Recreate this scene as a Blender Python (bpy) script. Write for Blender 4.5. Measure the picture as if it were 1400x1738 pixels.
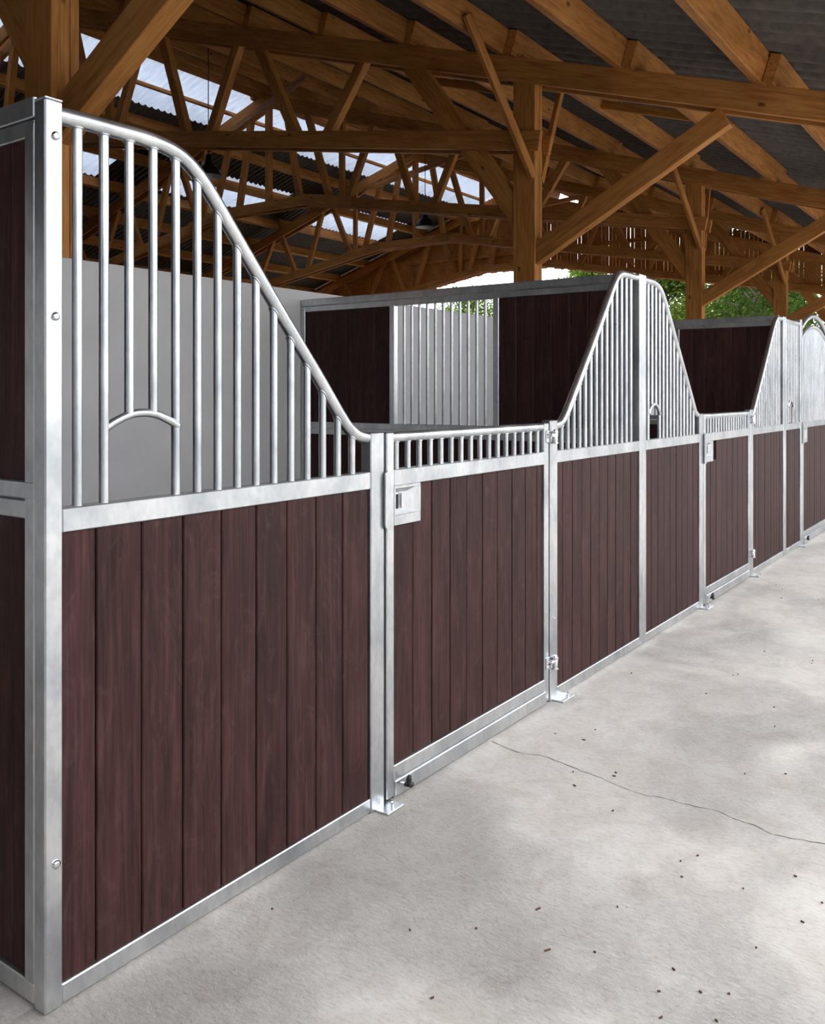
import bpy, math, random
from mathutils import Vector, Matrix

for o in list(bpy.data.objects):
    bpy.data.objects.remove(o, do_unlink=True)
scene = bpy.context.scene
col = scene.collection
random.seed(7)
R = math.radians

# ------------------------------------------------------------------ camera, sky, exposure
cd = bpy.data.cameras.new('camera')
cam = bpy.data.objects.new('camera', cd)
col.objects.link(cam)
scene.camera = cam
YAW = 35.577
cam.location = (0, 0, 1.56)
cam.rotation_euler = (R(90), 0, R(YAW - 90))
cd.sensor_fit = 'HORIZONTAL'
cd.sensor_width = 36.0
cd.lens = 36.0 * 1500 / 1400
cd.shift_y = -201 / 1400
cd.clip_start = 0.05
cd.clip_end = 500

SKY = 4.2
w = bpy.data.worlds.new('overcast_sky')
scene.world = w
w.use_nodes = True
bg = w.node_tree.nodes['Background']
bg.inputs['Color'].default_value = (0.90, 0.95, 1.0, 1)
bg.inputs['Strength'].default_value = SKY

vs = scene.view_settings
vs.view_transform = 'Standard'
vs.look = 'None'
vs.gamma = 1.0
vs.use_curve_mapping = False
vs.exposure = 0.5

# ------------------------------------------------------------------ materials
def new_mat(name):
    m = bpy.data.materials.new(name)
    m.use_nodes = True
    nt = m.node_tree
    return m, nt, nt.nodes['Principled BSDF']

def N(nt, kind, **kw):
    n = nt.nodes.new(kind)
    for k, v in kw.items():
        if hasattr(n, k):
            setattr(n, k, v)
        else:
            n.inputs[k.replace('_', ' ')].default_value = v
    return n

def coords(nt, scale=(1, 1, 1), rand=True):
    tc = N(nt, 'ShaderNodeTexCoord')
    mp = N(nt, 'ShaderNodeMapping')
    mp.inputs['Scale'].default_value = scale
    if rand:
        oi = N(nt, 'ShaderNodeObjectInfo')
        mul = N(nt, 'ShaderNodeMath', operation='MULTIPLY')
        mul.inputs[1].default_value = 57.0
        nt.links.new(oi.outputs['Random'], mul.inputs[0])
        add = N(nt, 'ShaderNodeVectorMath', operation='ADD')
        nt.links.new(tc.outputs['Object'], add.inputs[0])
        nt.links.new(mul.outputs[0], add.inputs[1])
        nt.links.new(add.outputs[0], mp.inputs['Vector'])
    else:
        nt.links.new(tc.outputs['Object'], mp.inputs['Vector'])
    return mp.outputs['Vector']

def ramp(nt, fac, stops):
    r = N(nt, 'ShaderNodeValToRGB')
    el = r.color_ramp.elements
    el[0].position, el[0].color = stops[0][0], (*stops[0][1], 1)
    el[1].position, el[1].color = stops[-1][0], (*stops[-1][1], 1)
    for p, c in stops[1:-1]:
        e = el.new(p)
        e.color = (*c, 1)
    nt.links.new(fac, r.inputs['Fac'])
    return r.outputs['Color']

def mixc(nt, fac, a, b, mode='MIX'):
    m = N(nt, 'ShaderNodeMix', data_type='RGBA', blend_type=mode)
    for sock, v in ((m.inputs[0], fac), (m.inputs[6], a), (m.inputs[7], b)):
        if isinstance(v, (int, float)):
            sock.default_value = v
        elif isinstance(v, tuple):
            sock.default_value = (*v, 1)
        else:
            nt.links.new(v, sock)
    return m.outputs[2]

def noise(nt, vec, scale, detail=4, rough=.55, dist=0):
    n = N(nt, 'ShaderNodeTexNoise')
    n.inputs['Scale'].default_value = scale
    n.inputs['Detail'].default_value = detail
    n.inputs['Roughness'].default_value = rough
    n.inputs['Distortion'].default_value = dist
    nt.links.new(vec, n.inputs['Vector'])
    return n.outputs['Fac']

def bump(nt, bsdf, h, strength, dist=.01):
    b = N(nt, 'ShaderNodeBump')
    b.inputs['Strength'].default_value = strength
    b.inputs['Distance'].default_value = dist
    nt.links.new(h, b.inputs['Height'])
    nt.links.new(b.outputs['Normal'], bsdf.inputs['Normal'])

def mat_galvanised():
    m, nt, b = new_mat('galvanised_steel')
    v = coords(nt, (1, 1, .55))
    big = noise(nt, v, 5, 3, .6, .8)
    fine = noise(nt, v, 45, 3, .6)
    c = ramp(nt, big, [(.3, (.47, .495, .53)), (.5, (.60, .615, .63)), (.68, (.70, .705, .71))])
    c2 = ramp(nt, fine, [(.35, (.80, .80, .80)), (.6, (1, 1, 1))])
    nt.links.new(mixc(nt, .55, c, c2, 'MULTIPLY'), b.inputs['Base Color'])
    b.inputs['Metallic'].default_value = .95
    rr = N(nt, 'ShaderNodeMapRange')
    rr.inputs['To Min'].default_value = .20
    rr.inputs['To Max'].default_value = .46
    nt.links.new(big, rr.inputs['Value'])
    nt.links.new(rr.outputs[0], b.inputs['Roughness'])
    bump(nt, b, fine, .06, .002)
    return m

def mat_chrome():
    m, nt, b = new_mat('bright_zinc_hardware')
    v = coords(nt)
    f = noise(nt, v, 60, 2)
    nt.links.new(ramp(nt, f, [(.3, (.7, .71, .74)), (.7, (.9, .9, .92))]), b.inputs['Base Color'])
    b.inputs['Metallic'].default_value = 1
    b.inputs['Roughness'].default_value = .18
    return m

def mat_board():
    m, nt, b = new_mat('dark_stained_boards')
    v = coords(nt, (1, 1, .045))
    grain = noise(nt, v, 70, 5, .65, .5)
    v2 = coords(nt, (1, 1, .22))
    patch = noise(nt, v2, 6, 4, .6, 1.2)
    oi = N(nt, 'ShaderNodeObjectInfo')
    c = ramp(nt, grain, [(.28, (.020, .0078, .0072)), (.5, (.040, .0158, .0148)), (.72, (.064, .0265, .0245))])
    c2 = ramp(nt, patch, [(.35, (.72, .72, .72)), (.55, (1, 1, 1)), (.75, (1.28, 1.22, 1.2))])
    c3 = ramp(nt, oi.outputs['Random'], [(0, (.86, .85, .85)), (1, (1.12, 1.1, 1.1))])
    cc = mixc(nt, 1, mixc(nt, 1, c, c2, 'MULTIPLY'), c3, 'MULTIPLY')
    v3 = coords(nt, (1, 1, .5))
    scuff = noise(nt, v3, 9, 6, .7, 2.5)
    cc = mixc(nt, ramp(nt, scuff, [(.53, (0, 0, 0)), (.78, (.42, .42, .42))]), cc, (.10, .058, .052))
    nt.links.new(cc, b.inputs['Base Color'])
    b.inputs['Roughness'].default_value = .55
    b.inputs['Specular IOR Level'].default_value = .16
    bump(nt, b, grain, .12, .003)
    return m

def mat_timber(name='roof_timber', k=1.0):
    m, nt, b = new_mat(name)
    v = coords(nt, (.10, 1, 1))
    grain = noise(nt, v, 26, 5, .6, .6)
    v2 = coords(nt, (.35, 1, 1))
    patch = noise(nt, v2, 2.2, 3, .5, .3)
    c = ramp(nt, grain, [(.3, (.36 * k, .14 * k, .034 * k)), (.5, (.53 * k, .225 * k, .058 * k)), (.72, (.64 * k, .30 * k, .090 * k))])
    c2 = ramp(nt, patch, [(.3, (.68, .64, .6)), (.6, (1, 1, 1))])
    cc = mixc(nt, 1, c, c2, 'MULTIPLY')
    v3 = coords(nt, (.5, 1, 1))
    vo = N(nt, 'ShaderNodeTexVoronoi')
    vo.inputs['Scale'].default_value = 3.6
    nt.links.new(v3, vo.inputs['Vector'])
    kn = ramp(nt, vo.outputs['Distance'], [(.05, (.22, .2, .18)), (.10, (1, 1, 1))])
    cc = mixc(nt, .85, cc, kn, 'MULTIPLY')
    nt.links.new(cc, b.inputs['Base Color'])
    b.inputs['Roughness'].default_value = .7
    b.inputs['Specular IOR Level'].default_value = .25
    bump(nt, b, grain, .15, .004)
    return m

def mat_concrete():
    m, nt, b = new_mat('brushed_concrete')
    v = coords(nt, rand=False)
    big = noise(nt, v, .9, 6, .62, .6)
    mid = noise(nt, v, 6, 6, .6, .8)
    vb = coords(nt, (1.0, .4, 1), rand=False)
    fine = noise(nt, vb, 95, 6, .8, .4)
    c = ramp(nt, big, [(.3, (.52, .472, .435)), (.5, (.575, .527, .487)), (.7, (.62, .575, .535))])
    c2 = ramp(nt, mid, [(.3, (.86, .84, .82)), (.55, (1, 1, 1)), (.75, (1.05, 1.05, 1.05))])
    c3 = ramp(nt, fine, [(.25, (.66, .64, .63)), (.5, (1, 1, 1)), (.75, (1.08, 1.08, 1.08))])
    cc = mixc(nt, 1, mixc(nt, 1, c, c2, 'MULTIPLY'), c3, 'MULTIPLY')
    vo = N(nt, 'ShaderNodeTexVoronoi')
    vo.inputs['Scale'].default_value = 11
    nt.links.new(v, vo.inputs['Vector'])
    pit = ramp(nt, vo.outputs['Distance'], [(.025, (.35, .31, .29)), (.045, (1, 1, 1))])
    sel = ramp(nt, noise(nt, v, 3.3, 2), [(.52, (0, 0, 0)), (.56, (1, 1, 1))])
    cc = mixc(nt, sel, cc, mixc(nt, 1, cc, pit, 'MULTIPLY'))
    nt.links.new(cc, b.inputs['Base Color'])
    b.inputs['Roughness'].default_value = .82
    b.inputs['Specular IOR Level'].default_value = .3
    # broom marks stronger in some patches than others
    area = ramp(nt, noise(nt, v, 1.1, 3, .5, .5), [(.42, (.12, .12, .12)), (.6, (1, 1, 1))])
    h = mixc(nt, 1, ramp(nt, fine, [(.3, (0, 0, 0)), (.7, (1, 1, 1))]), area, 'MULTIPLY')
    bump(nt, b, h, .8, .008)
    return m

def plain(name, colr, rough=.7, metallic=0, var=.12, scale=12, spec=.4):
    m, nt, b = new_mat(name)
    v = coords(nt)
    f = noise(nt, v, scale, 4)
    lo = tuple(x * (1 - var) for x in colr)
    hi = tuple(min(1, x * (1 + var)) for x in colr)
    nt.links.new(ramp(nt, f, [(.3, lo), (.7, hi)]), b.inputs['Base Color'])
    b.inputs['Roughness'].default_value = rough
    b.inputs['Metallic'].default_value = metallic
    b.inputs['Specular IOR Level'].default_value = spec
    return m

def mat_skylight():
    m, nt, b = new_mat('translucent_sheet')
    nt.nodes.remove(b)
    out = nt.nodes['Material Output']
    v = coords(nt, (1, .25, 1))
    f = noise(nt, v, 14, 3)
    c = ramp(nt, f, [(.3, (.26, .275, .30)), (.7, (.32, .33, .35))])
    t = N(nt, 'ShaderNodeBsdfTranslucent')
    d = N(nt, 'ShaderNodeBsdfDiffuse')
    d.inputs['Color'].default_value = (.5, .52, .55, 1)
    nt.links.new(c, t.inputs['Color'])
    mx = N(nt, 'ShaderNodeAddShader')
    nt.links.new(t.outputs[0], mx.inputs[0])
    nt.links.new(d.outputs[0], mx.inputs[1])
    nt.links.new(mx.outputs[0], out.inputs['Surface'])
    return m

def mat_leaf(name, c1, c2):
    m, nt, b = new_mat(name)
    nt.nodes.remove(b)
    out = nt.nodes['Material Output']
    v = coords(nt)
    f = noise(nt, v, 1.7, 5, .7)
    c = ramp(nt, f, [(.3, c1), (.7, c2)])
    t = N(nt, 'ShaderNodeBsdfTranslucent')
    d = N(nt, 'ShaderNodeBsdfDiffuse')
    nt.links.new(c, t.inputs['Color'])
    nt.links.new(c, d.inputs['Color'])
    mx = N(nt, 'ShaderNodeMixShader')
    mx.inputs[0].default_value = .45
    nt.links.new(d.outputs[0], mx.inputs[1])
    nt.links.new(t.outputs[0], mx.inputs[2])
    nt.links.new(mx.outputs[0], out.inputs['Surface'])
    return m

GALV = mat_galvanised()
CHROME = mat_chrome()
BOARD = mat_board()
TIMBER = mat_timber()
CONCRETE = mat_concrete()
PLASTER = plain('white_plaster', (.66, .64, .62), .85, var=.05, scale=3)
GREYWALL = plain('grey_concrete_wall', (.56, .54, .535), .85, var=.05, scale=3)
DARKSTALL = plain('dark_unseen_stall_floor', (.03, .028, .027), .9, var=.3, scale=20)  # unseen stall floor, made black to cut bounced light
DARKHALL = plain('dark_unseen_hall_floor', (.08, .063, .046), .95, var=.2, scale=5)  # hidden hall floor, darkened so less light bounces up to the roof
BLOCKER_GREY = plain('blocker_grey', (.20, .205, .21), .8, var=.12, scale=4)  # neutral grey of the added unseen walls, for the metal reflections
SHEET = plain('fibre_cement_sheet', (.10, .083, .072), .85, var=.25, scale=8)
SKYL = mat_skylight()
BLACK = plain('black_plastic', (.012, .012, .013), .35)
DARK = plain('lock_slot_dark', (.01, .01, .012), .8)
LAMPBLACK = plain('black_enamel', (.012, .012, .013), .4)
LAMPIN = plain('lamp_inside_white', (.7, .7, .68), .5)
GROUND = plain('gravel_ground', (.28, .27, .24), .95, var=.3, scale=3)
BARK = plain('bark', (.11, .085, .06), .9, var=.4, scale=9)
LEAF1 = mat_leaf('leaf_light', (.065, .11, .016), (.155, .215, .045))
LEAF2 = mat_leaf('leaf_dark', (.02, .044, .008), (.07, .11, .022))
CHIP = plain('wood_chip', (.10, .05, .03), .8, var=.7, scale=30)
CRACK = plain('crack_shadowed_grit', (.07, .06, .055), .95)

# ------------------------------------------------------------------ mesh helpers
class MB:
    def __init__(s):
        s.v, s.f, s.sm = [], [], []

    def add(s, vs_, fs, smooth=False):
        n = len(s.v)
        s.v += [tuple(p) for p in vs_]
        s.f += [tuple(i + n for i in f) for f in fs]
        s.sm += [smooth] * len(fs)
        return s

    def box(s, x0, x1, y0, y1, z0, z1, ch=.0, m=None):
        """box, with chamfered edges when ch > 0"""
        if ch <= 0:
            vs_ = [(x, y, z) for x in (x0, x1) for y in (y0, y1) for z in (z0, z1)]
            fs = [(0, 1, 3, 2), (4, 6, 7, 5), (0, 4, 5, 1), (2, 3, 7, 6), (0, 2, 6, 4), (1, 5, 7, 3)]
        else:
            lo, hi = (x0, y0, z0), (x1, y1, z1)
            idx, vs_ = {}, []
            for a in (0, 1):
                for b in (0, 1):
                    for c in (0, 1):
                        sg = (a, b, c)
                        for ax in range(3):
                            p = []
                            for k in range(3):
                                e = hi[k] if sg[k] else lo[k]
                                if k != ax:
                                    e += -ch if sg[k] else ch
                                p.append(e)
                            idx[(sg, ax)] = len(vs_)
                            vs_.append(tuple(p))
            fs = []
            for ax in range(3):
                o1, o2 = (ax + 1) % 3, (ax + 2) % 3
                for sd in (0, 1):
                    q = []
                    for a, b in ((0, 0), (1, 0), (1, 1), (0, 1)):
                        sg = [0, 0, 0]
                        sg[ax], sg[o1], sg[o2] = sd, a, b
                        q.append(idx[(tuple(sg), ax)])
                    fs.append(tuple(q if sd else q[::-1]))
            for ax in range(3):
                o1, o2 = (ax + 1) % 3, (ax + 2) % 3
                for a in (0, 1):
                    for b in (0, 1):
                        s0, s1 = [0, 0, 0], [0, 0, 0]
                        s0[ax], s1[ax] = 0, 1
                        s0[o1] = s1[o1] = a
                        s0[o2] = s1[o2] = b
                        q = (idx[(tuple(s0), o1)], idx[(tuple(s1), o1)], idx[(tuple(s1), o2)], idx[(tuple(s0), o2)])
                        fs.append(q if (a == b) else q[::-1])
            for a in (0, 1):
                for b in (0, 1):
                    for c in (0, 1):
                        t = tuple(idx[((a, b, c), k)] for k in range(3))
                        fs.append(t if (a + b + c) % 2 else t[::-1])
        if m is not None:
            vs_ = [m @ Vector(p) for p in vs_]
        return s.add(vs_, fs)

    def tube(s, path, r, n=12, caps=True):
        path = [Vector(p) for p in path]
        rs = r if isinstance(r, (list, tuple)) else [r] * len(path)
        rings, up = [], None
        for i, p in enumerate(path):
            t = (path[min(i + 1, len(path) - 1)] - path[max(i - 1, 0)]).normalized()
            if up is None:
                up = Vector((0, 0, 1)) if abs(t.z) < .9 else Vector((1, 0, 0))
            a = (up - t * up.dot(t)).normalized()
            up = a
            b = t.cross(a)
            rings.append([p + (a * math.cos(2 * math.pi * k / n) + b * math.sin(2 * math.pi * k / n)) * rs[i] for k in range(n)])
        vs_ = [q for rg in rings for q in rg]
        fs = [(i * n + k, i * n + (k + 1) % n, (i + 1) * n + (k + 1) % n, (i + 1) * n + k) for i in range(len(path) - 1) for k in range(n)]
        s.add(vs_, fs, True)
        if caps:
            s.add(rings[0], [tuple(range(n))[::-1]])
            s.add(rings[-1], [tuple(range(n))])
        return s

    def prism(s, pts, axis, a0, a1):
        """extrude a polygon; pts are in the two other axes (x,z for axis 1; y,z for axis 0; x,y for 2)"""
        def P(p, a):
            return {0: (a, p[0], p[1]), 1: (p[0], a, p[1]), 2: (p[0], p[1], a)}[axis]
        n = len(pts)
        vs_ = [P(p, a0) for p in pts] + [P(p, a1) for p in pts]
        fs = [tuple(range(n)), tuple(range(2 * n - 1, n - 1, -1))]
        fs += [(i, n + i, n + (i + 1) % n, (i + 1) % n) for i in range(n)]
        return s.add(vs_, fs)

    def mesh(s, name, mat, off=(0, 0, 0)):
        me = bpy.data.meshes.new(name)
        ox, oy, oz = off
        me.from_pydata([(x - ox, y - oy, z - oz) for x, y, z in s.v], [], s.f)
        me.polygons.foreach_set('use_smooth', s.sm)
        me.materials.append(mat)
        me.update()
        return me

    def build(s, name, mat, parent=None, off=None):
        """one object; vertices are given in world space, origin at the bounding-box centre"""
        if off is None:
            xs, ys, zs = zip(*s.v)
            off = ((min(xs) + max(xs)) / 2, (min(ys) + max(ys)) / 2, (min(zs) + max(zs)) / 2)
        me = s.mesh(name, mat, off)
        return link(name, me, Matrix.Translation(off), parent)

def fix_normals(me):
    import bmesh
    bm = bmesh.new()
    bm.from_mesh(me)
    bmesh.ops.recalc_face_normals(bm, faces=bm.faces)
    bm.to_mesh(me)
    bm.free()

WORLD = {}
def link(name, me, mw, parent=None):
    o = bpy.data.objects.new(name, me)
    col.objects.link(o)
    WORLD[o.name] = mw
    if parent is not None:
        o.parent = parent
        o.matrix_local = WORLD[parent.name].inverted() @ mw
    else:
        o.matrix_world = mw
    return o

def thing(name, loc, label, cat, group=None):
    o = link(name, None, Matrix.Translation(loc))
    o.empty_display_size = .2
    return tag(o, label, cat, group)

def tag(o, label=None, cat=None, group=None, kind=None):
    for k, v in (('label', label), ('category', cat), ('group', group), ('kind', kind)):
        if v:
            o[k] = v
    return o

CACHE = {}
def piece(name, size, centre, mat, parent, ch=.002):
    """box piece sharing mesh data with pieces of the same size"""
    key = (name, mat.name, tuple(round(x, 3) for x in size), ch)
    if key not in CACHE:
        a, b, c = size
        CACHE[key] = MB().box(-a / 2, a / 2, -b / 2, b / 2, -c / 2, c / 2, ch).mesh(name, mat)
        fix_normals(CACHE[key])
    return link(name, CACHE[key], Matrix.Translation(centre), parent)

def rod(name, x, y, z0, z1, r, mat, parent, n=14):
    key = (name, mat.name, round(z1 - z0, 2), r)
    if key not in CACHE:
        h = (z1 - z0) / 2
        CACHE[key] = MB().tube([(0, 0, -h), (0, 0, h)], r, n).mesh(name, mat)
    return link(name, CACHE[key], Matrix.Translation((x, y, (z0 + z1) / 2)), parent)

def timber(name, p0, p1, th, dp, parent=None, mat=TIMBER, side=None, ch=.006):
    """squared timber from p0 to p1; local x runs along the grain; th is horizontal, dp in the upright plane"""
    p0, p1 = Vector(p0), Vector(p1)
    L = (p1 - p0).length
    ax = (p1 - p0).normalized()
    up = Vector((0, 0, 1)) if abs(ax.z) < .98 else Vector((0, 1, 0))
    if side is not None:
        y = Vector(side)
        y = (y - ax * y.dot(ax)).normalized()
        z = ax.cross(y)
    else:
        y = up.cross(ax).normalized()
        z = ax.cross(y)
    m = Matrix.Identity(4)
    for k in range(3):
        m[k][0], m[k][1], m[k][2] = ax[k], y[k], z[k]
    m.translation = (p0 + p1) / 2
    key = ('timber', name, mat.name, round(L, 3), th, dp)
    if key not in CACHE:
        CACHE[key] = MB().box(-L / 2, L / 2, -th / 2, th / 2, -dp / 2, dp / 2, ch).mesh(name, mat)
        fix_normals(CACHE[key])
    return link(name, CACHE[key], m, parent)

# ------------------------------------------------------------------ setting: floor, ground, walls
D = 2.03            # the line of the stall fronts (outer face)
ZM0, ZM1 = 1.205, 1.268   # middle rail
BACK = 4.89         # white rear wall of the boxes
EAVE, RIDGE, FAREAVE = -0.8, 16.2, 28.2
XA, XB = -3.0, 29.7
def roof_z(y):      # underside plane of the purlins
    return 4.03 + .32 * (y if y <= RIDGE else 2 * RIDGE - y)

g = MB().box(-150, 150, -150, 150, -.6, -.06).build('ground', GROUND)
tag(g, kind='structure')
fl = MB().box(XA, XB + .5, -3.0, D + .06, -.3, 0).build('floor', CONCRETE)
tag(fl, kind='structure')
fs_ = MB().box(1.29, XB + .5, D + .06, BACK + .1, -.3, -.001).build('floor_stalls', DARKSTALL)  # added dark floor, out of sight, keeps the stall interiors dim
tag(fs_, kind='structure')
fn = MB().box(XA, 1.29, D + .06, BACK + .1, -.3, 0).build('floor_end_aisle', CONCRETE)
tag(fn, kind='structure')
fh = MB().box(XA, XB + .5, BACK + .1, 28, -.3, -.01).build('floor_hall', DARKHALL)  # added dark floor, never in view, lowers bounce under the trusses
tag(fh, kind='structure')

crack_pts = [(3.433, 2.017), (3.399, 1.907), (3.392, 1.831), (3.419, 1.782), (3.421, 1.747), (3.406, 1.684), (3.401, 1.64), (3.378, 1.562), (3.364, 1.465), (3.328, 1.35), (3.316, 1.261), (3.337, 1.199), (3.331, 1.139), (3.34, 1.052), (3.353, 1.001), (3.324, .939), (3.317, .895), (3.312, .842), (3.28, .784), (3.298, .71), (3.323, .619), (3.31, .4), (3.34, .1), (3.3, -.3)]
mb = MB()
pts = []
for i in range(len(crack_pts) - 1):
    (xa, ya), (xb, yb) = crack_pts[i], crack_pts[i + 1]
    for k in range(4):
        t = k / 4
        pts.append((xa + (xb - xa) * t + random.uniform(-.004, .004), ya + (yb - ya) * t))
vv, ff = [], []
for i, (x, y) in enumerate(pts):
    hw = random.uniform(.0008, .0028)
    vv += [(x - hw, y, .0006), (x + hw, y, .0006)]
    if i:
        ff.append((2 * i - 2, 2 * i - 1, 2 * i + 1, 2 * i))
mb.add(vv, ff)
mb.build('crack', CRACK, fl)

wb = MB().box(XA, XB, BACK, BACK + .18, 0, 2.395, .004).build('wall_back', GREYWALL)
tag(wb, kind='structure')
# unseen walls added for the light balance: left end, aisle end, far hall side
wl = MB().prism([(-8, 0), (28, 0), (28, roof_z(28)), (RIDGE, roof_z(RIDGE)), (EAVE, roof_z(EAVE) + .25), (-8, roof_z(EAVE) + .25)], 0, XA - .15, XA).build('wall_left_blocker', BLOCKER_GREY)  # added out of view to block light from the left
tag(wl, kind='structure')
we = MB().box(XB + .15, XB + .3, EAVE, BACK, 0, roof_z(EAVE) + .1).build('wall_aisle_end_blocker', BLOCKER_GREY)  # added out of view to darken grazing reflections in the far metal
tag(we, kind='structure')
wf = MB().box(XA, XB, 27.3, 27.42, 0, roof_z(27.4) - .05).build('wall_far_unseen', TIMBER)  # unseen, added to close the hall's far side to light
tag(wf, kind='structure')

# invented yard walls, out of view, holding back low sky light
wy = MB().box(XA - .15, 60, -8.3, -8, 0, 4.6).build('wall_yard_blocker', PLASTER)  # unseen, put in to block the low sky across the yard
tag(wy, kind='structure')
wz = MB().box(34, 34.3, -8, EAVE - .6, 0, 8.5).build('wall_yard_end_blocker', BLOCKER_GREY)  # unseen, put in to darken what the far bars reflect
tag(wz, kind='structure')

# ------------------------------------------------------------------ roof: corrugated sheets, skylights, purlins
PITCH, AMP = .31, .048
PUR_H = .30
def corrugated(x0, x1, ya, yb, zf, mat, name, parent, seg=10, lift=0., PITCH=.2, AMP=.026):
    n = max(2, int(round((x1 - x0) / PITCH * seg)))
    vv, ff = [], []
    m = 0
    for top in (0, 1):
        for y in (ya, yb):
            for i in range(n + 1):
                x = x0 + (x1 - x0) * i / n
                vv.append((x, y, zf(y) + PUR_H + AMP + lift + AMP * (1 - 2 * abs(math.sin(math.pi * x / PITCH))) + top * .007))
    q = n + 1
    for i in range(n):
        ff.append((i, q + i, q + i + 1, i + 1))
        ff.append((2 * q + i, 2 * q + i + 1, 3 * q + i + 1, 3 * q + i))
        ff.append((i, i + 1, 2 * q + i + 1, 2 * q + i))
        ff.append((q + i, 3 * q + i, 3 * q + i + 1, q + i + 1))
    mb = MB().add(vv, ff, True)
    return mb.build(name, mat, parent)

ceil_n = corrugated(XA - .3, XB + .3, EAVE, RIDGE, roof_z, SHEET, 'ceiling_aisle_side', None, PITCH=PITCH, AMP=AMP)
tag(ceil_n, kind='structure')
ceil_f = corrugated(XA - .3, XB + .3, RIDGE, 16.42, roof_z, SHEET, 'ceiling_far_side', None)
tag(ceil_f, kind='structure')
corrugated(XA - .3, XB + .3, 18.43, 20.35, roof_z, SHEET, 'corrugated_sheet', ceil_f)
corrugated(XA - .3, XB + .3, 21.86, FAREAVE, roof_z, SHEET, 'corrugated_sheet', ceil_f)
px = XA - .3
lights = [(19.46 - 6.5 * k - 2.15, 19.46 - 6.5 * k + 2.15) for k in (2, 1, 0, -1)]
prev = XA - .3
for a, b in lights:
    corrugated(prev, a, 20.35, 21.86, roof_z, SHEET, 'corrugated_sheet', ceil_f)
    for k in range(4):
        corrugated(a + 1.075 * k, a + 1.075 * (k + 1), 20.35, 21.86, roof_z, SKYL, 'skylight_pane', ceil_f)
    prev = b
corrugated(prev, XB + .3, 20.35, 21.86, roof_z, SHEET, 'corrugated_sheet', ceil_f)
xx = 6.0
corrugated(XA - .3, xx, 16.42, 18.43, roof_z, SHEET, 'corrugated_sheet', ceil_f)
while xx < XB + .3 - .2:
    x2 = min(xx + 1.2, XB + .3)
    corrugated(xx, x2, 16.42, 18.43, roof_z, SKYL, 'skylight_pane', ceil_f)
    xx = x2

TX = [3.21 + 6.5 * i for i in range(5)]       # -x face of each post
NEARP = [.81 + 1.53 * k for k in range(0, 10)] + [15.95]
FARP = [16.5] + [18.89 + 1.53 * k for k in range(6)]
TILT = math.atan(.32)
for ys, par, sgn in ((NEARP, ceil_n, 1), (FARP, ceil_f, -1)):
    for yi, y in enumerate(ys):
        ends = [XA] + [t + .1 for t in TX]
        for i in range(len(ends) - 1):
            x0, x1 = ends[i] - .28, ends[i + 1] + (.28 if i < len(ends) - 2 else .2)
            x0 = max(x0, XA)
            dy = .06 * (1 if i % 2 else -1)
            yy = y + dy
            z = roof_z(yy) + PUR_H / 2 - .005
            timber('purlin', (x0, yy, z), (x1, yy, z), .12, PUR_H, par, side=(0, math.cos(TILT), sgn * math.sin(TILT)))
    # short struts between purlins in the middle of each bay
    for i in range(1, 4):
        for j in range(0, len(ys) - 1):
            if (i + j) % 2 and sgn > 0 and j < 5:
                y0, y1 = ys[j] + .1, ys[j + 1] - .1
                timber('strut', (TX[i] + 2.5, y0, roof_z(y0) + .09), (TX[i] + 2.5, y1, roof_z(y1) + .09), .06, .12, par)

for i in range(6):
    xa_, xb_ = XA + i * 5.4, min(XB, XA + (i + 1) * 5.4)
    zz = roof_z(17.63) + PUR_H - .055
    timber('batten', (xa_, 17.63, zz), (xb_, 17.63, zz), .07, .10, ceil_f, side=(0, math.cos(TILT), -math.sin(TILT)))

# ------------------------------------------------------------------ posts and trusses
def chord_low(y):
    y = y if y <= RIDGE else 2 * RIDGE - y
    return 6.34 if y >= 14.9 else 4.66 + (y - 5.1) * (6.34 - 4.66) / 9.8

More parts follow.
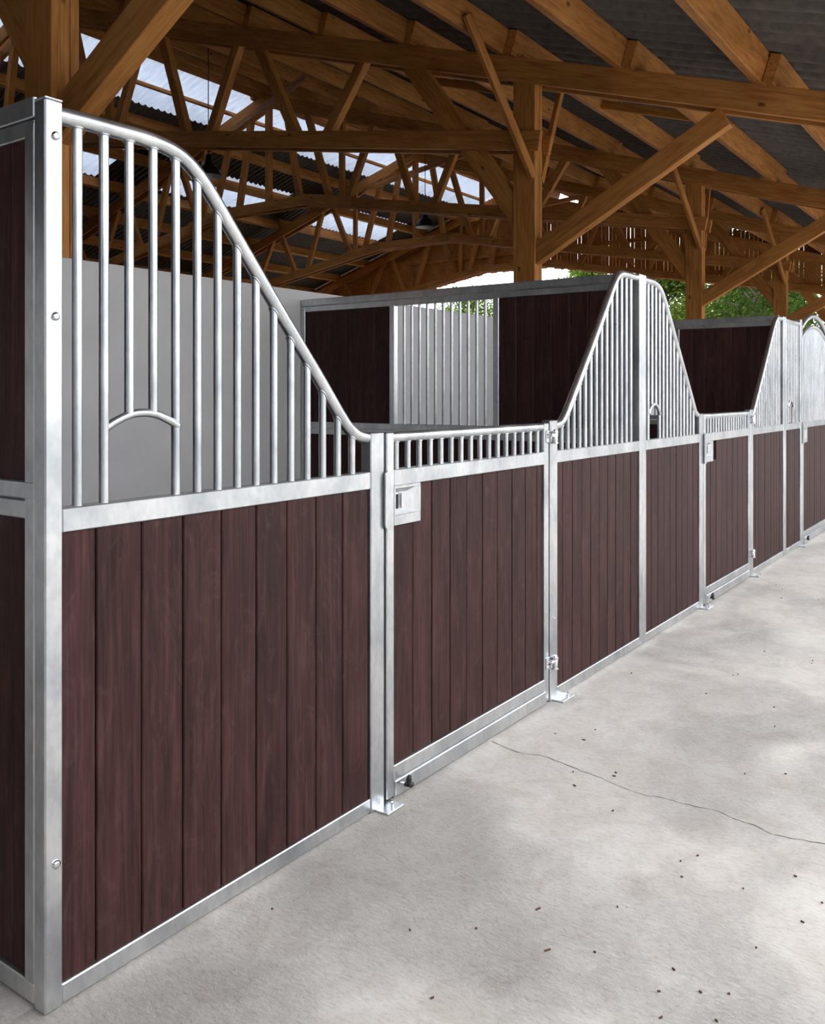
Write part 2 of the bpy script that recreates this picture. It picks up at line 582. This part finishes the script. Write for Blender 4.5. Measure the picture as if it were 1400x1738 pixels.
post_labels = ['laminated timber post rising behind the tall corner panel of the nearest stall',
               'laminated timber post with a long knee brace behind the nearest stall partition',
               'timber post behind the second stall partition, third along the row',
               'farthest timber post, rising above the narrow flat-topped stall panel',
               None]
truss_labels = ['nearest roof truss with knee braces on the post behind the corner panel',
                'second roof truss, its long top beam crossing the upper picture',
                'third roof truss, with nail-plated splice on its raised lower chord',
                'fourth roof truss, deep in the hall behind the black lamp',
                'end truss carrying the slatted gable above the open end']
for i, x in enumerate(TX):
    xc = x + .1
    Y0 = 5.1
    if i < 4:
        p = thing('timber_post', (xc, 5.25, 0), post_labels[i], 'post', 'timber posts along the rear wall')
        top = 5.55
        for k, (dx, wth, rec) in enumerate(((-.068, .064, 0), (0, .07, .006), (.068, .064, 0))):
            timber('post_plank', (xc + dx, 5.25, 0), (xc + dx, 5.25, top), wth, .30 - 2 * rec, p, side=(1, 0, 0), ch=.004)
    t = thing('roof_truss', (xc, 5.25, 4.4), truss_labels[i], 'truss', 'timber roof trusses')
    T = lambda y, z, o=0: (xc + o, y, z)
    for o in (-.136, .136):
        timber('top_chord', T(EAVE + .1, roof_z(EAVE + .1) - .155, o), T(RIDGE, roof_z(RIDGE) - .155, o), .068, .29, t)
        timber('top_chord', T(RIDGE, roof_z(RIDGE) - .155, o), T(28.1, roof_z(28.1) - .155, o), .068, .29, t)
        timber('bottom_chord', T(5.0, chord_low(5.0), o), T(14.9, chord_low(14.9), o), .068, .24, t)
        timber('bottom_chord', T(14.8, 6.34, o), T(17.6, 6.34, o), .068, .24, t)
        timber('bottom_chord', T(17.5, 6.34, o), T(27.3, chord_low(27.3), o), .068, .24, t)
        for yb in (13.3, 17.55):
            sl = (chord_low(yb + 1.5) - chord_low(yb))
            timber('splice_board', T(yb, chord_low(yb) + .02, o * 1.5), T(yb + 1.5, chord_low(yb + 1.5) + .02, o * 1.5), .03, .25, t)
    webs = [(7.81, 8.59), (9.98, 9.1), (10.37, 11.1), (12.3, 11.6), (12.75, 13.6), (14.9, 14.1), (15.6, 15.1)]
    for yt, yb in webs:
        for mir in (0, 1):
            a = (yb, chord_low(yb) + .0)
            b = (yt, roof_z(yt) - .18)
            if mir:
                a = (2 * RIDGE - a[0], a[1])
                b = (2 * RIDGE - b[0], b[1])
            timber('web_strut', T(*a), T(*b), .13, .16, t)
    timber('king_post', T(RIDGE, 6.3), T(RIDGE, roof_z(RIDGE) - .2), .13, .16, t, side=(1, 0, 0))
    for yv in (13.75, 2 * RIDGE - 13.75):
        timber('web_strut', T(yv, chord_low(yv)), T(yv, roof_z(yv) - .2), .10, .14, t, side=(1, 0, 0))
    # knee braces: into the hall and out over the stalls
    timber('knee_brace', T(5.3, 3.72), T(7.05, roof_z(7.05) - .2), .16, .26, t)
    timber('knee_brace', T(2 * RIDGE - 5.3, 3.72), T(2 * RIDGE - 7.05, roof_z(7.05) - .2), .16, .26, t)
    if i < 4:
        timber('knee_brace', T(5.2, 3.24), T(2.82, roof_z(2.82) - .36), .14, .24, t)
        for sx in (-1, 1):
            timber('purlin_brace', (xc + sx * .1, 5.12, 4.22), (xc + sx * 1.25, 5.36, roof_z(5.36) + .14), .06, .12, t)

# wind bracing between the trusses
for i in (1, 2, 3):
    x0, x1 = TX[i] + .1, TX[i + 1] + .1
    b = timber('wind_brace', (x1, 18.3, roof_z(18.3) - .25), (x0 + 3.2, 11.9, roof_z(11.9)), .07, .14)
    tag(b, ['diagonal wind brace across the bay under the nearer ridge skylight', 'diagonal wind brace in the middle bay under the ridge', 'diagonal wind brace in the last bay before the slatted gable'][i - 1], 'brace', 'diagonal wind braces')

# slatted gable at the far end, above the lower chord of the end truss
wg = MB()
y = -.3
gx = TX[4] + .36
while y < 27.2:
    wd = .125
    z0 = min(chord_low(max(y, 5.1)) - .12, roof_z(y) - .5)
    z1 = roof_z(y + wd / 2) + (.27 if not 13.6 < y < 15.6 else .02)
    gap = random.choice((.003, .008, .012, .018)) if y < 15 else random.choice((.0, .0, .002, .006))
    if z1 > z0:
        wg.box(gx, gx + .025, y, y + wd, z0 + random.uniform(-.02, .02), z1)
    y += wd + gap
wgo = wg.build('wall_gable', TIMBER)
tag(wgo, kind='structure')
for zz, ya, yb in ((5.55, 7.2, 25.2), (6.9, 11.2, 21.2)):
    timber('girt', (gx - .06, ya, zz), (gx - .06, yb, zz), .08, .14, wgo)

# ------------------------------------------------------------------ pendant lamps in the hall
def lamp(loc, label):
    x, y, z = loc
    t = thing('pendant_lamp', loc, label, 'lamp', 'black pendant lamps in the hall')
    prof = [(.255, 0), (.245, .05), (.21, .13), (.15, .20), (.10, .24), (.075, .30), (.07, .40), (.03, .43)]
    n = 24
    def lathe(pr, name, mat, flip=False):
        vv = [(x + r * math.cos(2 * math.pi * k / n), y + r * math.sin(2 * math.pi * k / n), z + h) for r, h in pr for k in range(n)]
        ff = [(i * n + k, i * n + (k + 1) % n, (i + 1) * n + (k + 1) % n, (i + 1) * n + k) for i in range(len(pr) - 1) for k in range(n)]
        if flip:
            ff = [f[::-1] for f in ff]
        return MB().add(vv, ff, True).build(name, mat, t)
    lathe(prof, 'shade', LAMPBLACK)
    lathe([(r - .006, h - .004) for r, h in prof[:5]], 'shade_lining', LAMPIN, True)
    lathe([(.001, .05), (.05, .07), (.06, .13), (.03, .2), (.02, .24)], 'bulb', LAMPIN, True)
    MB().tube([(x, y, z + .42), (x, y, roof_z(y) + .1)], .009, 6).build('cable', BLACK, t)
lamp((11.6, 13.15, 5.76), 'black pendant lamp half hidden behind the curved tube of the corner panel')
lamp((18.95, 13.15, 5.90), 'black bell-shaped pendant lamp hanging in front of the far trusses')

# ------------------------------------------------------------------ stall fronts
def smooth(pts, sub=5):
    out = []
    P = [Vector(p) for p in pts]
    for i in range(len(P) - 1):
        p0, p1, p2, p3 = P[max(i - 1, 0)], P[i], P[i + 1], P[min(i + 2, len(P) - 1)]
        for k in range(sub):
            t = k / sub
            out.append(.5 * ((2 * p1) + (-p0 + p2) * t + (2 * p0 - 5 * p1 + 4 * p2 - p3) * t * t + (-p0 + 3 * p1 - 3 * p2 + p3) * t ** 3))
    out.append(P[-1])
    return out

YT = D + .025       # centre plane of the tubes
def tube_z(path, x):
    for a, b in zip(path, path[1:]):
        if a[0] <= x <= b[0]:
            return a[2] + (b[2] - a[2]) * (x - a[0]) / max(1e-6, b[0] - a[0])
    return path[-1][2] if x > path[-1][0] else path[0][2]

def boards_x(parent, x0, x1, z0, z1, cuts=None, pitch=.142, y=D + .012, th=.028, notch=None):
    if cuts is None:
        n = max(1, round((x1 - x0) / pitch))
        cuts = [x0 + (x1 - x0) * k / n for k in range(n + 1)]
    for a, b in zip(cuts, cuts[1:]):
        zt = z1
        if notch and a < notch[0] - .02:
            zt = notch[1]
        wd = b - a - .005
        piece('board', (wd, th, zt - z0), ((a + b) / 2, y + th / 2 + random.uniform(-.0012, .0012), (z0 + zt) / 2), BOARD, parent, .003)

def front_frame(parent, x0, x1, rail_name='rail'):
    piece('middle_rail', (x1 - x0, .046, ZM1 - ZM0), ((x0 + x1) / 2, D + .026, (ZM0 + ZM1) / 2), GALV, parent, .003)
    piece('bottom_rail', (x1 - x0, .046, .05), ((x0 + x1) / 2, D + .026, .031), GALV, parent, .003)

def foot(parent, x, dx=.05):
    """base plate with an anchor bolt in front of a post"""
    pl = piece('base_plate', (.13, .12, .008), (x + dx, D + .0, .0045), GALV, parent, .002)
    b = MB().tube([(x + dx + .025, D - .04, .008), (x + dx + .025, D - .04, .02)], .008, 6)
    b.tube([(x + dx + .025, D - .04, .02), (x + dx + .025, D - .04, .03)], .004, 8)
    b.build('anchor_bolt', CHROME, pl)

def bolt(parent, x, z, y=D, r=.0112, nrm=-1):
    MB().tube([(x, y + .001, z), (x, y - .004, z), (x, y - .007, z)], [r, r, r * .55], 14).build('bolt_head', CHROME, parent)

def weld(parent, x, z, r, slope):
    t = Vector((1, 0, slope)).normalized()
    n_, pts = 14, []
    vv = []
    m = Vector((0, 1, 0))
    for k in range(n_ + 1):
        a = 2 * math.pi * k / n_
        vv.append(Vector((x, YT, z)) + Vector((1, 0, slope)) * (r * math.cos(a)) + m * (r * math.sin(a)))
    return vv

def tube_bars(parent, path, xs, zb, r, tr, skip=None, weldr=True):
    w_ = MB()
    for x in xs:
        zt = tube_z(path, x)
        z0 = zb
        if skip and skip[0] < x < skip[1]:
            z0 = skip[2](x)
        sl = (tube_z(path, x + .01) - tube_z(path, x - .01)) / .02
        rod('bar', x, YT, z0 - .002, zt - tr * .5, r, GALV, parent)
        if weldr:
            off = tr * math.sqrt(1 + sl * sl) - .001
            ring = [(p.x, p.y, p.z - off) for p in weld(parent, x, zt, r + .001, sl)]
            w_.tube(ring, .0028, 5, caps=False)
    if weldr:
        tag(w_.build('weld_bead', GALV, parent), kind='stuff')

GP = 'galvanised stall front panels'
GD = 'galvanised stall doors'

# --- panel 1: tall corner panel sloping down to the door
t = thing('stall_panel', (1.9, D, 0), 'nearest stall panel, tall at the corner post and curving down to the door', 'stall panel', GP)
cp = MB().box(1.261, 1.311, D, D + .05, 0.004, 2.30, .004).build('corner_post', GALV, t)
piece('post_cap', (.05, .05, .006), (1.286, D + .025, 2.303), GALV, cp, .002)
for zb_, dxx in ((2.21, .028), (1.755, .028), (.372, .03)):
    bolt(cp, 1.261 + dxx, zb_)
post = MB().box(2.575, 2.655, D, D + .05, .004, 1.415, .004).build('end_post', GALV, t)
piece('base_plate', (.10, .11, .008), (2.65, D - .005, .0045), GALV, post, .002)
MB().tube([(2.66, D - .035, .008), (2.66, D - .035, .024)], .007, 6).build('anchor_bolt', CHROME, post)
front_frame(t, 1.311, 2.575)
path1 = smooth([(x, YT, z) for x, z in [(1.305, 2.272), (1.40, 2.275), (1.50, 2.276), (1.58, 2.276), (1.66, 2.268), (1.72, 2.248), (1.775, 2.21), (1.83, 2.155), (1.90, 2.075), (2.10, 1.848), (2.30, 1.625), (2.42, 1.488), (2.47, 1.438), (2.52, 1.408), (2.575, 1.396)]])
MB().tube(path1, .0225, 18).build('top_tube', GALV, t)
bars1 = [1.368 + .0803 * k for k in range(15)]
arch = smooth([(1.452, YT, 1.466), (1.49, YT - .001, 1.487), (1.545, YT - .002, 1.505), (1.61, YT - .003, 1.503), (1.665, YT - .004, 1.482), (1.692, YT - .004, 1.466)])
arch_z = lambda x: tube_z(arch, x)
tube_bars(t, path1, bars1, ZM1, .0132, .0225, skip=(1.47, 1.66, arch_z))
MB().tube(arch, .0115, 12).build('feed_opening_arch', GALV, t)
boards_x(t, 1.311, 2.575, .054, ZM0 + .004, cuts=[1.311, 1.416, 1.562, 1.707, 1.855, 2.001, 2.141, 2.284, 2.426, 2.573])

# --- stall doors
def lock_plate(door, x0, w_):
    """lock plate with recessed slam lock, x0 is the outer edge of the door stile"""
    xa, xb, za, zb = x0 + .046, x0 + .222, 1.052, ZM0 - .001
    xr0, xr1, zr0, zr1 = x0 + .055, x0 + .182, 1.092, 1.192
    y0 = D - .0004
    p = MB()
    p.box(xa, xb, y0, D + .03, zr1, zb + .002, .0015)
    p.box(xa, xb, y0, D + .03, za, zr0, .0015)
    p.box(xa, xr0, y0, D + .03, zr0, zr1)
    p.box(xr1, xb, y0, D + .03, zr0, zr1)
    o = p.build('lock_plate', GALV, door)
    # funnel-shaped recess
    xi0, xi1, zi0, zi1 = x0 + .062, x0 + .142, 1.108, 1.178
    yi = D + .011
    r_ = MB().add([(xr0, y0, zr0), (xr1, y0, zr0), (xr1, y0, zr1), (xr0, y0, zr1), (xi0, yi, zi0), (xi1, yi, zi0), (xi1, yi, zi1), (xi0, yi, zi1)],
                  [(0, 1, 5, 4), (1, 2, 6, 5), (2, 3, 7, 6), (3, 0, 4, 7), (4, 5, 6, 7)])
    r_.build('recess', GALV, o)
    MB().box(xi0 + .008, xi0 + .024, yi - .001, yi + .004, zi0 + .006, zi1 - .008).build('lock_slot', DARK, o)
    h = MB().box(xi0 + .036, xi0 + .047, yi - .009, yi - .003, zi0 + .008, zi1 - .006, .001)
    h.box(xi0 + .038, xi0 + .046, yi - .006, yi, zi1 - .014, zi1 - .004)
    h.box(xi0 + .038, xi0 + .046, yi - .006, yi, zi0 + .006, zi0 + .014)
    h.build('latch_finger', CHROME, o)
    MB().box(xi0 + .047, xi0 + .054, yi - .001, yi + .004, zi0 + .010, zi1 - .008).build('latch_gap', DARK, o)
    # rounded stop flap lapping over the post
    za2, zb2 = 1.045, 1.268
    xl, xr, rr = x0 - .026, x0 + .016, .02
    pts = [(xr, za2), (xr, zb2)]
    for cx_, cz, a0 in ((xl + rr, zb2 - rr, 90), (xl + rr, za2 + rr, 180)):
        for k in range(6):
            a = R(a0 + 90 * k / 5)
            pts.append((cx_ + rr * math.cos(a), cz + rr * math.sin(a)))
    MB().prism(pts, 1, D - .014, D - .008).build('stop_flap', GALV, door)

def floor_bolt(door, x):
    """drop bolt with a black grip low on the door"""
    z = .052
    b = MB().tube([(x, D, z), (x, D - .022, z)], .006, 8).build('bolt_stem', CHROME, door)
    k = MB().tube([(x, D - .02, z), (x, D - .034, z)], .009, 10)
    k.tube([(x, D - .034, z - .0), (x + .004, D - .034, z + .017), (x + .01, D - .034, z + .034)], [.008, .012, .007], 10)
    k.tube([(x, D - .034, z), (x + .016, D - .034, z - .006), (x + .03, D - .034, z - .006)], [.008, .012, .007], 10)
    k.build('bolt_grip', BLACK, b)
    MB().tube([(x - .03, D + .01, .0), (x - .03, D + .01, .03)], .007, 8).build('drop_pin', CHROME, door)

def hinge(door, x, z, stand=1):
    """pin hinge reaching from the door stile to the post"""
    h = MB()
    h.box(x - .055, x - .012, D - .006, D, z - .03, z + .03, .002)
    h.tube([(x - .035, D - .006, z), (x - .035, D - .022, z)], .011, 10)
    h.tube([(x - .035, D - .016, z + .004), (x + .03, D - .016, z + .004)], .011, 12)
    h.tube([(x + .012, D - .018, z - .035), (x + .012, D - .018, z + .028), (x + .012, D - .018, z + .034)], [.014, .014, .009], 12)
    h.tube([(x + .012, D - .018, z - .038), (x + .012, D - .018, z - .030)], .019, 6)
    h.tube([(x + .012, D - .018, z + .016), (x + .012, D - .018, z + .024)], .019, 6)
    h.build('hinge', CHROME, door)

def low_door(x0, x1, label, nbars, cuts=None):
    d = thing('stall_door', ((x0 + x1) / 2, D, 0), label, 'stall door', GD)
    MB().box(x0, x0 + .046, D, D + .045, .014, 1.412, .004).build('stile', GALV, d)
    MB().box(x1 - .046, x1, D, D + .045, .014, 1.412, .004).build('stile', GALV, d)
    a, b = x0 + .046, x1 - .046
    piece('middle_rail', (b - a, .045, ZM1 - ZM0), ((a + b) / 2, D + .0225, (ZM0 + ZM1) / 2), GALV, d, .003)
    piece('bottom_rail', (b - a, .045, .056), ((a + b) / 2, D + .0225, .103), GALV, d, .003)
    piece('kick_rail', (b - a, .052, .060), ((a + b) / 2, D + .018, .044), GALV, d, .003)
    pth = [(a, YT, 1.392), (b, YT, 1.392)]
    MB().tube(pth, .021, 18).build('top_tube', GALV, d)
    st = (b - a - .078) / (nbars - 1)
    tube_bars(d, pth, [a + .044 + st * k for k in range(nbars)], ZM1, .0115, .021)
    boards_x(d, a, b, .131, ZM0 + .004, cuts=cuts, notch=(a + .175, 1.06) if cuts is None else (2.86, 1.06))
    lock_plate(d, x0, .2)
    floor_bolt(d, x0 + .09)
    hinge(d, x1 + .02, 1.345)
    hinge(d, x1 + .02, .205)
    return d

low_door(2.672, 4.018, 'nearest low stall door with short bars and a recessed lock plate', 16,
         cuts=[2.718, 2.858, 2.991, 3.128, 3.259, 3.393, 3.524, 3.662, 3.791, 3.91, 3.972])

# --- panels 2 and 3: the tall pair either side of the first partition
t = thing('stall_panel', (4.7, D, 0), 'stall panel with close bars rising from the first door to the middle peak', 'stall panel', GP)
post = MB().box(4.034, 4.116, D, D + .05, .004, 1.425, .004).build('hinge_post', GALV, t)
foot(post, 4.075)
bolt(post, 4.075, .42, r=.007)
MB().box(5.248, 5.300, D, D + .05, .004, 2.30, .004).build('stile', GALV, t)
front_frame(t, 4.116, 5.248)
path2 = smooth([(x, YT, z) for x, z in [(4.112, 1.396), (4.165, 1.40), (4.215, 1.418), (4.265, 1.46), (4.33, 1.53), (4.49, 1.715), (4.67, 1.925), (4.79, 2.07), (4.855, 2.15), (4.91, 2.215), (4.965, 2.258), (5.03, 2.274), (5.12, 2.276), (5.25, 2.276)]])
MB().tube(path2, .0225, 16).build('top_tube', GALV, t)
tube_bars(t, path2, [4.137 + .0728 * k for k in range(15)], ZM1, .0122, .0225)
boards_x(t, 4.116, 5.248, .054, ZM0 + .004, cuts=[4.116, 4.199] + [4.199 + (5.246 - 4.199) * k / 9 for k in range(1, 10)], pitch=.12)

t = thing('stall_panel', (5.9, D, 0), 'stall panel with a small feed opening sloping down to the second door', 'stall panel', GP)
MB().box(5.303, 5.355, D, D + .05, .004, 2.30, .004).build('stile', GALV, t)
post = MB().box(6.412, 6.492, D, D + .05, .004, 1.415, .004).build('end_post', GALV, t)
foot(post, 6.45, .03)
front_frame(t, 5.355, 6.412)
path3 = smooth([(x, YT, z) for x, z in [(5.353, 2.276), (5.45, 2.276), (5.52, 2.275), (5.59, 2.264), (5.66, 2.236), (5.72, 2.185), (5.79, 2.105), (5.99, 1.868), (6.17, 1.655), (6.28, 1.525), (6.33, 1.462), (6.365, 1.425), (6.412, 1.405)]])
MB().tube(path3, .0225, 16).build('top_tube', GALV, t)
xs3 = [5.376 + .0683 * k for k in range(15)]
fa, fb = xs3[1], xs3[4]
arch3 = smooth([(fa, YT - .006, 1.432), (fa + .03, YT - .006, 1.468), (fa + .075, YT - .006, 1.487), ((fa + fb) / 2 + .02, YT - .006, 1.489), (fb - .04, YT - .006, 1.468), (fb, YT - .006, 1.425)])
tube_bars(t, path3, xs3, ZM1, .0118, .0225, skip=(fa + .02, fb - .02, lambda x: tube_z(arch3, x)))
MB().tube(arch3, .0115, 10).build('feed_opening_arch', GALV, t)
boards_x(t, 5.355, 6.412, .054, ZM0 + .004, pitch=.12)

# --- second low door
low_door(6.507, 7.755, 'second low stall door, beyond the peaked pair of panels', 17)

# --- panels 4 and 5
t = thing('stall_panel', (8.4, D, 0), 'stall panel with straight sloping tube beside the second low door', 'stall panel', GP)
post = MB().box(7.771, 7.851, D, D + .05, .004, 1.425, .004).build('hinge_post', GALV, t)
foot(post, 7.81, .05)
MB().box(8.935, 8.985, D, D + .05, .004, 2.30, .004).build('stile', GALV, t)
front_frame(t, 7.851, 8.935)
path4 = smooth([(x, YT, z) for x, z in [(7.848, 1.36), (7.92, 1.40), (8.02, 1.497), (8.3, 1.80), (8.58, 2.11), (8.68, 2.215), (8.73, 2.252), (8.78, 2.27), (8.85, 2.275), (8.937, 2.275)]])
MB().tube(path4, .0225, 14).build('top_tube', GALV, t)
tube_bars(t, path4, [7.885 + .0615 * k for k in range(17)], ZM1, .0095, .0225)
boards_x(t, 7.851, 8.935, .054, ZM0 + .004, pitch=.11)

t = thing('stall_panel', (9.3, D, 0), 'narrow flat-topped stall panel with a slim feed opening', 'stall panel', GP)
MB().box(8.988, 9.038, D, D + .05, .004, 2.30, .004).build('stile', GALV, t)
post = MB().box(9.655, 9.735, D, D + .05, .004, 2.32, .004).build('end_post', GALV, t)
foot(post, 9.68, -.02)
front_frame(t, 9.038, 9.655)
path5 = [(9.036, YT, 2.272), (9.657, YT, 2.272)]
MB().tube(path5, .0225, 14).build('top_tube', GALV, t)
xs5 = [9.075 + .068 * k for k in range(9)]
fa, fb = xs5[2], xs5[5]
arch5 = smooth([(fa, YT - .006, 1.43), (fa + .03, YT - .006, 1.47), ((fa + fb) / 2, YT - .006, 1.486), (fb - .03, YT - .006, 1.47), (fb, YT - .006, 1.43)])
tube_bars(t, path5, xs5, ZM1, .0095, .0225, skip=(fa + .02, fb - .02, lambda x: tube_z(arch5, x)))
MB().tube(arch5, .0115, 10).build('feed_opening_arch', GALV, t)
boards_x(t, 9.038, 9.655, .054, ZM0 + .004, pitch=.11)

# --- arched tall door at the far end
x0, x1 = 9.752, 11.10
d = thing('stall_door', ((x0 + x1) / 2, D, 0), 'tall stall door with a double arched top at the far end', 'stall door', GD)
MB().box(x0, x0 + .046, D, D + .045, .014, 2.15, .004).build('stile', GALV, d)
MB().box(x1 - .046, x1, D, D + .045, .014, 2.15, .004).build('stile', GALV, d)
a, b = x0 + .046, x1 - .046
piece('middle_rail', (b - a, .045, ZM1 - ZM0), ((a + b) / 2, D + .0225, (ZM0 + ZM1) / 2), GALV, d, .003)
piece('bottom_rail', (b - a, .045, .056), ((a + b) / 2, D + .0225, .103), GALV, d, .003)
piece('kick_rail', (b - a, .052, .060), ((a + b) / 2, D + .018, .044), GALV, d, .003)
def arch_path(za, zm):
    return [(a - .02 + (b - a + .04) * k / 24, YT, za + (zm - za) * math.sin(math.pi * k / 24) ** .8) for k in range(25)]
inner = arch_path(2.13, 2.285)
MB().tube(inner, .022, 12).build('arched_tube', GALV, d)
outer = arch_path(2.235, 2.40)
tube_bars(d, inner, [a + .03 + (b - a - .06) * k / 21 for k in range(22)], ZM1, .0085, .022)
boards_x(d, a, b, .131, ZM0 + .004, pitch=.11, notch=(a + .17, 1.06))
lock_plate(d, x0, .2)
floor_bolt(d, x0 + .09)
o = MB().tube(outer, .027, 12).build('door_frame_arch', GALV)
tag(o, 'arched galvanised tube framing the top of the far tall door', 'frame')
WORLD[o.name] = o.matrix_world.copy()
MB().box(9.739, 9.75, D + .0, D + .05, 0.0, 2.26, .002).build('jamb', GALV, o)
MB().box(x1 + .004, x1 + .06, D + .0, D + .05, 0.0, 2.26, .003).build('jamb', GALV, o)

# ------------------------------------------------------------------ partitions between the boxes
def boards_y(parent, xf, y0, y1, z0, z1, cuts=None, pitch=.14):
    if cuts is None:
        n = max(1, round((y1 - y0) / pitch))
        cuts = [y0 + (y1 - y0) * k / n for k in range(n + 1)]
    for a, b in zip(cuts, cuts[1:]):
        piece('board', (.028, b - a - .0006, z1 - z0), (xf + random.uniform(-.001, .001), (a + b) / 2, (z0 + z1) / 2), BOARD, parent, .0045)

def partition(xf, label, grid, first_cut=None, yfront=D + .054):
    """xf is the -x face"""
    t = thing('stall_partition', (xf + .025, 3.5, 0), label, 'partition', 'boarded partitions between the stalls')
    xc = xf + .025
    L = BACK - .005 - yfront
    yc = yfront + L / 2
    def rail(name, z0, z1, dx=0, th=.05):
        piece(name, (th, L, z1 - z0), (xc + dx, yc, (z0 + z1) / 2), GALV, t, .003)
    def stile(y0, y1, z0=.01, z1=2.25):
        MB().box(xf + .001, xf + .047, y0, y1, z0, z1, .003).build('stile', GALV, t)
    rail('top_rail', 2.262, 2.315)
    rail('upper_channel', 2.215, 2.258, 0, .044)
    rail('middle_rail', 1.29, 1.335)
    rail('middle_channel', 1.238, 1.286, 0, .044)
    rail('bottom_rail', .01, .062)
    stile(yfront, yfront + .044)
    stile(BACK - .05, BACK - .006)
    ya, yb = yfront + .044, BACK - .05
    boards_y(t, xc, ya, yb, .06, 1.242, cuts=first_cut and [ya, first_cut] + [first_cut + (yb - first_cut) * k / 19 for k in range(1, 20)])
    if grid:
        g0, g1 = 3.10, 3.94
        stile(g0 - .05, g0 - .004, 1.33, 2.22)
        stile(g1 + .004, g1 + .05, 1.33, 2.22)
        boards_y(t, xc, ya, g0 - .05, 1.33, 2.22)
        boards_y(t, xc, g1 + .05, yb, 1.33, 2.22)
        for k in range(1, 12):
            rod('bar', xc, g0 + (g1 - g0) * k / 12, 1.33, 2.22, .0115, GALV, t)
    else:
        boards_y(t, xc, ya, yb, 1.33, 2.22, cuts=first_cut and [ya, first_cut] + [first_cut + (yb - first_cut) * k / 19 for k in range(1, 20)])
    return t

partition(1.263, 'boarded partition at the left edge of the picture, behind the corner post', False, first_cut=2.198)
partition(5.278, 'boarded partition with a barred window, seen through the nearest stall', True)
partition(8.962, 'boarded partition seen above the second low door', True)

# ------------------------------------------------------------------ small debris on the floor
db = MB()
for x, y in [(3.673, 1.824), (3.826, 1.695), (3.441, 1.434), (3.406, 1.427), (3.739, 1.0), (3.835, .864), (2.357, .817), (2.308, .729), (2.225, .663), (3.232, 1.52), (3.12, 1.312), (2.984, .952), (2.823, .952), (2.545, 1.055), (2.202, 1.347), (2.247, .818), (3.04, .655), (2.929, .554), (2.868, .772), (2.301, 1.021), (2.232, 1.132)] + [(random.uniform(1.6, 9), random.uniform(-.4, 1.9)) for _ in range(60)]:
    a = random.uniform(0, 3.14)
    l_, w_ = random.uniform(.004, .010), random.uniform(.0025, .0045)
    if random.random() < .15:
        l_ *= 2.2
    m = Matrix.Translation((x, y, .0025)) @ Matrix.Rotation(a, 4, 'Z')
    db.box(-l_ / 2, l_ / 2, -w_ / 2, w_ / 2, -.0022, .002, m=m)
o = db.build('floor_debris', CHIP)
tag(o, 'tiny wood chips and grit scattered on the concrete aisle', 'debris', kind='stuff')

# ------------------------------------------------------------------ trees beyond the open gable
def tree(x, y, h, rad, base, label, leafmat, n_leaf, seed, leaf=.16):
    rng = random.Random(seed)
    t = thing('tree', (x, y, 0), label, 'tree', 'trees beyond the open gable')
    tr = MB().tube([(x, y, -.06), (x + .1, y, h * .35), (x, y + .1, h * .7)], [.26, .19, .06], 8)
    tr.build('trunk', BARK, t)
    br = MB()
    cl = []
    for k in range(64):
        a = rng.uniform(0, 6.28)
        zz = rng.uniform(base, h)
        f = (zz - base) / (h - base)
        rr = rad * math.sqrt(max(.05, 1 - (2 * f - .85) ** 2 / 1.35)) * rng.uniform(.35, 1)
        c = Vector((x + rr * math.cos(a), y + rr * math.sin(a), zz))
        cl.append((c, rng.uniform(.55, 1.0) * rad * .46))
        br.tube([(x, y, max(base * .6, zz - rr * .7)), tuple((Vector((x, y, zz - rr * .3)) + c) / 2), tuple(c)], [.07, .04, .015], 5)
    br.build('branches', BARK, t)
    vv, ff = [], []
    for k in range(n_leaf):
        c, r = cl[rng.randrange(len(cl))]
        dirv = Vector((rng.gauss(0, 1), rng.gauss(0, 1), rng.gauss(0, .8)))
        p = c + dirv.normalized() * r * rng.random() ** .45
        u = Vector((rng.gauss(0, 1), rng.gauss(0, 1), rng.gauss(0, .5))).normalized()
        v = u.orthogonal().normalized()
        v = (v * math.cos(1) + u.cross(v) * math.sin(rng.uniform(0, 6))).normalized()
        s = leaf * rng.uniform(.6, 1.2)
        i = len(vv)
        vv += [tuple(p - u * s * .5), tuple(p + v * s * .3), tuple(p + u * s * .5), tuple(p - v * s * .3)]
        ff.append((i, i + 1, i + 2, i + 3))
    fo = MB().add(vv, ff).build('foliage', leafmat, t)
    fo['kind'] = 'stuff'

tree(42.5, 15.0, 8.2, 2.4, 1.6, 'light green tree between the peaked panels and the third timber post', LEAF1, 38000, 3, .2)
tree(38.5, 9.8, 8.0, 2.4, 1.6, 'dark leafy tree between the third and fourth timber posts', LEAF2, 19000, 4, .18)
tree(33.8, 4.4, 7.4, 2.1, 1.4, 'dark tree at the right behind the arched door', LEAF2, 14000, 5, .18)
tree(52, 13.6, 9.8, 3.4, 2.0, 'pale green tree standing behind the darker ones', LEAF1, 34000, 6, .22)
tree(47, 21.2, 8.8, 2.2, 1.6, 'light green tree top just left of the peaked panels', LEAF1, 26000, 9, .2)
tree(49, 30.2, 8.0, 2.6, 1.4, 'small light green tree seen through the bars of the partition', LEAF1, 18000, 8, .2)
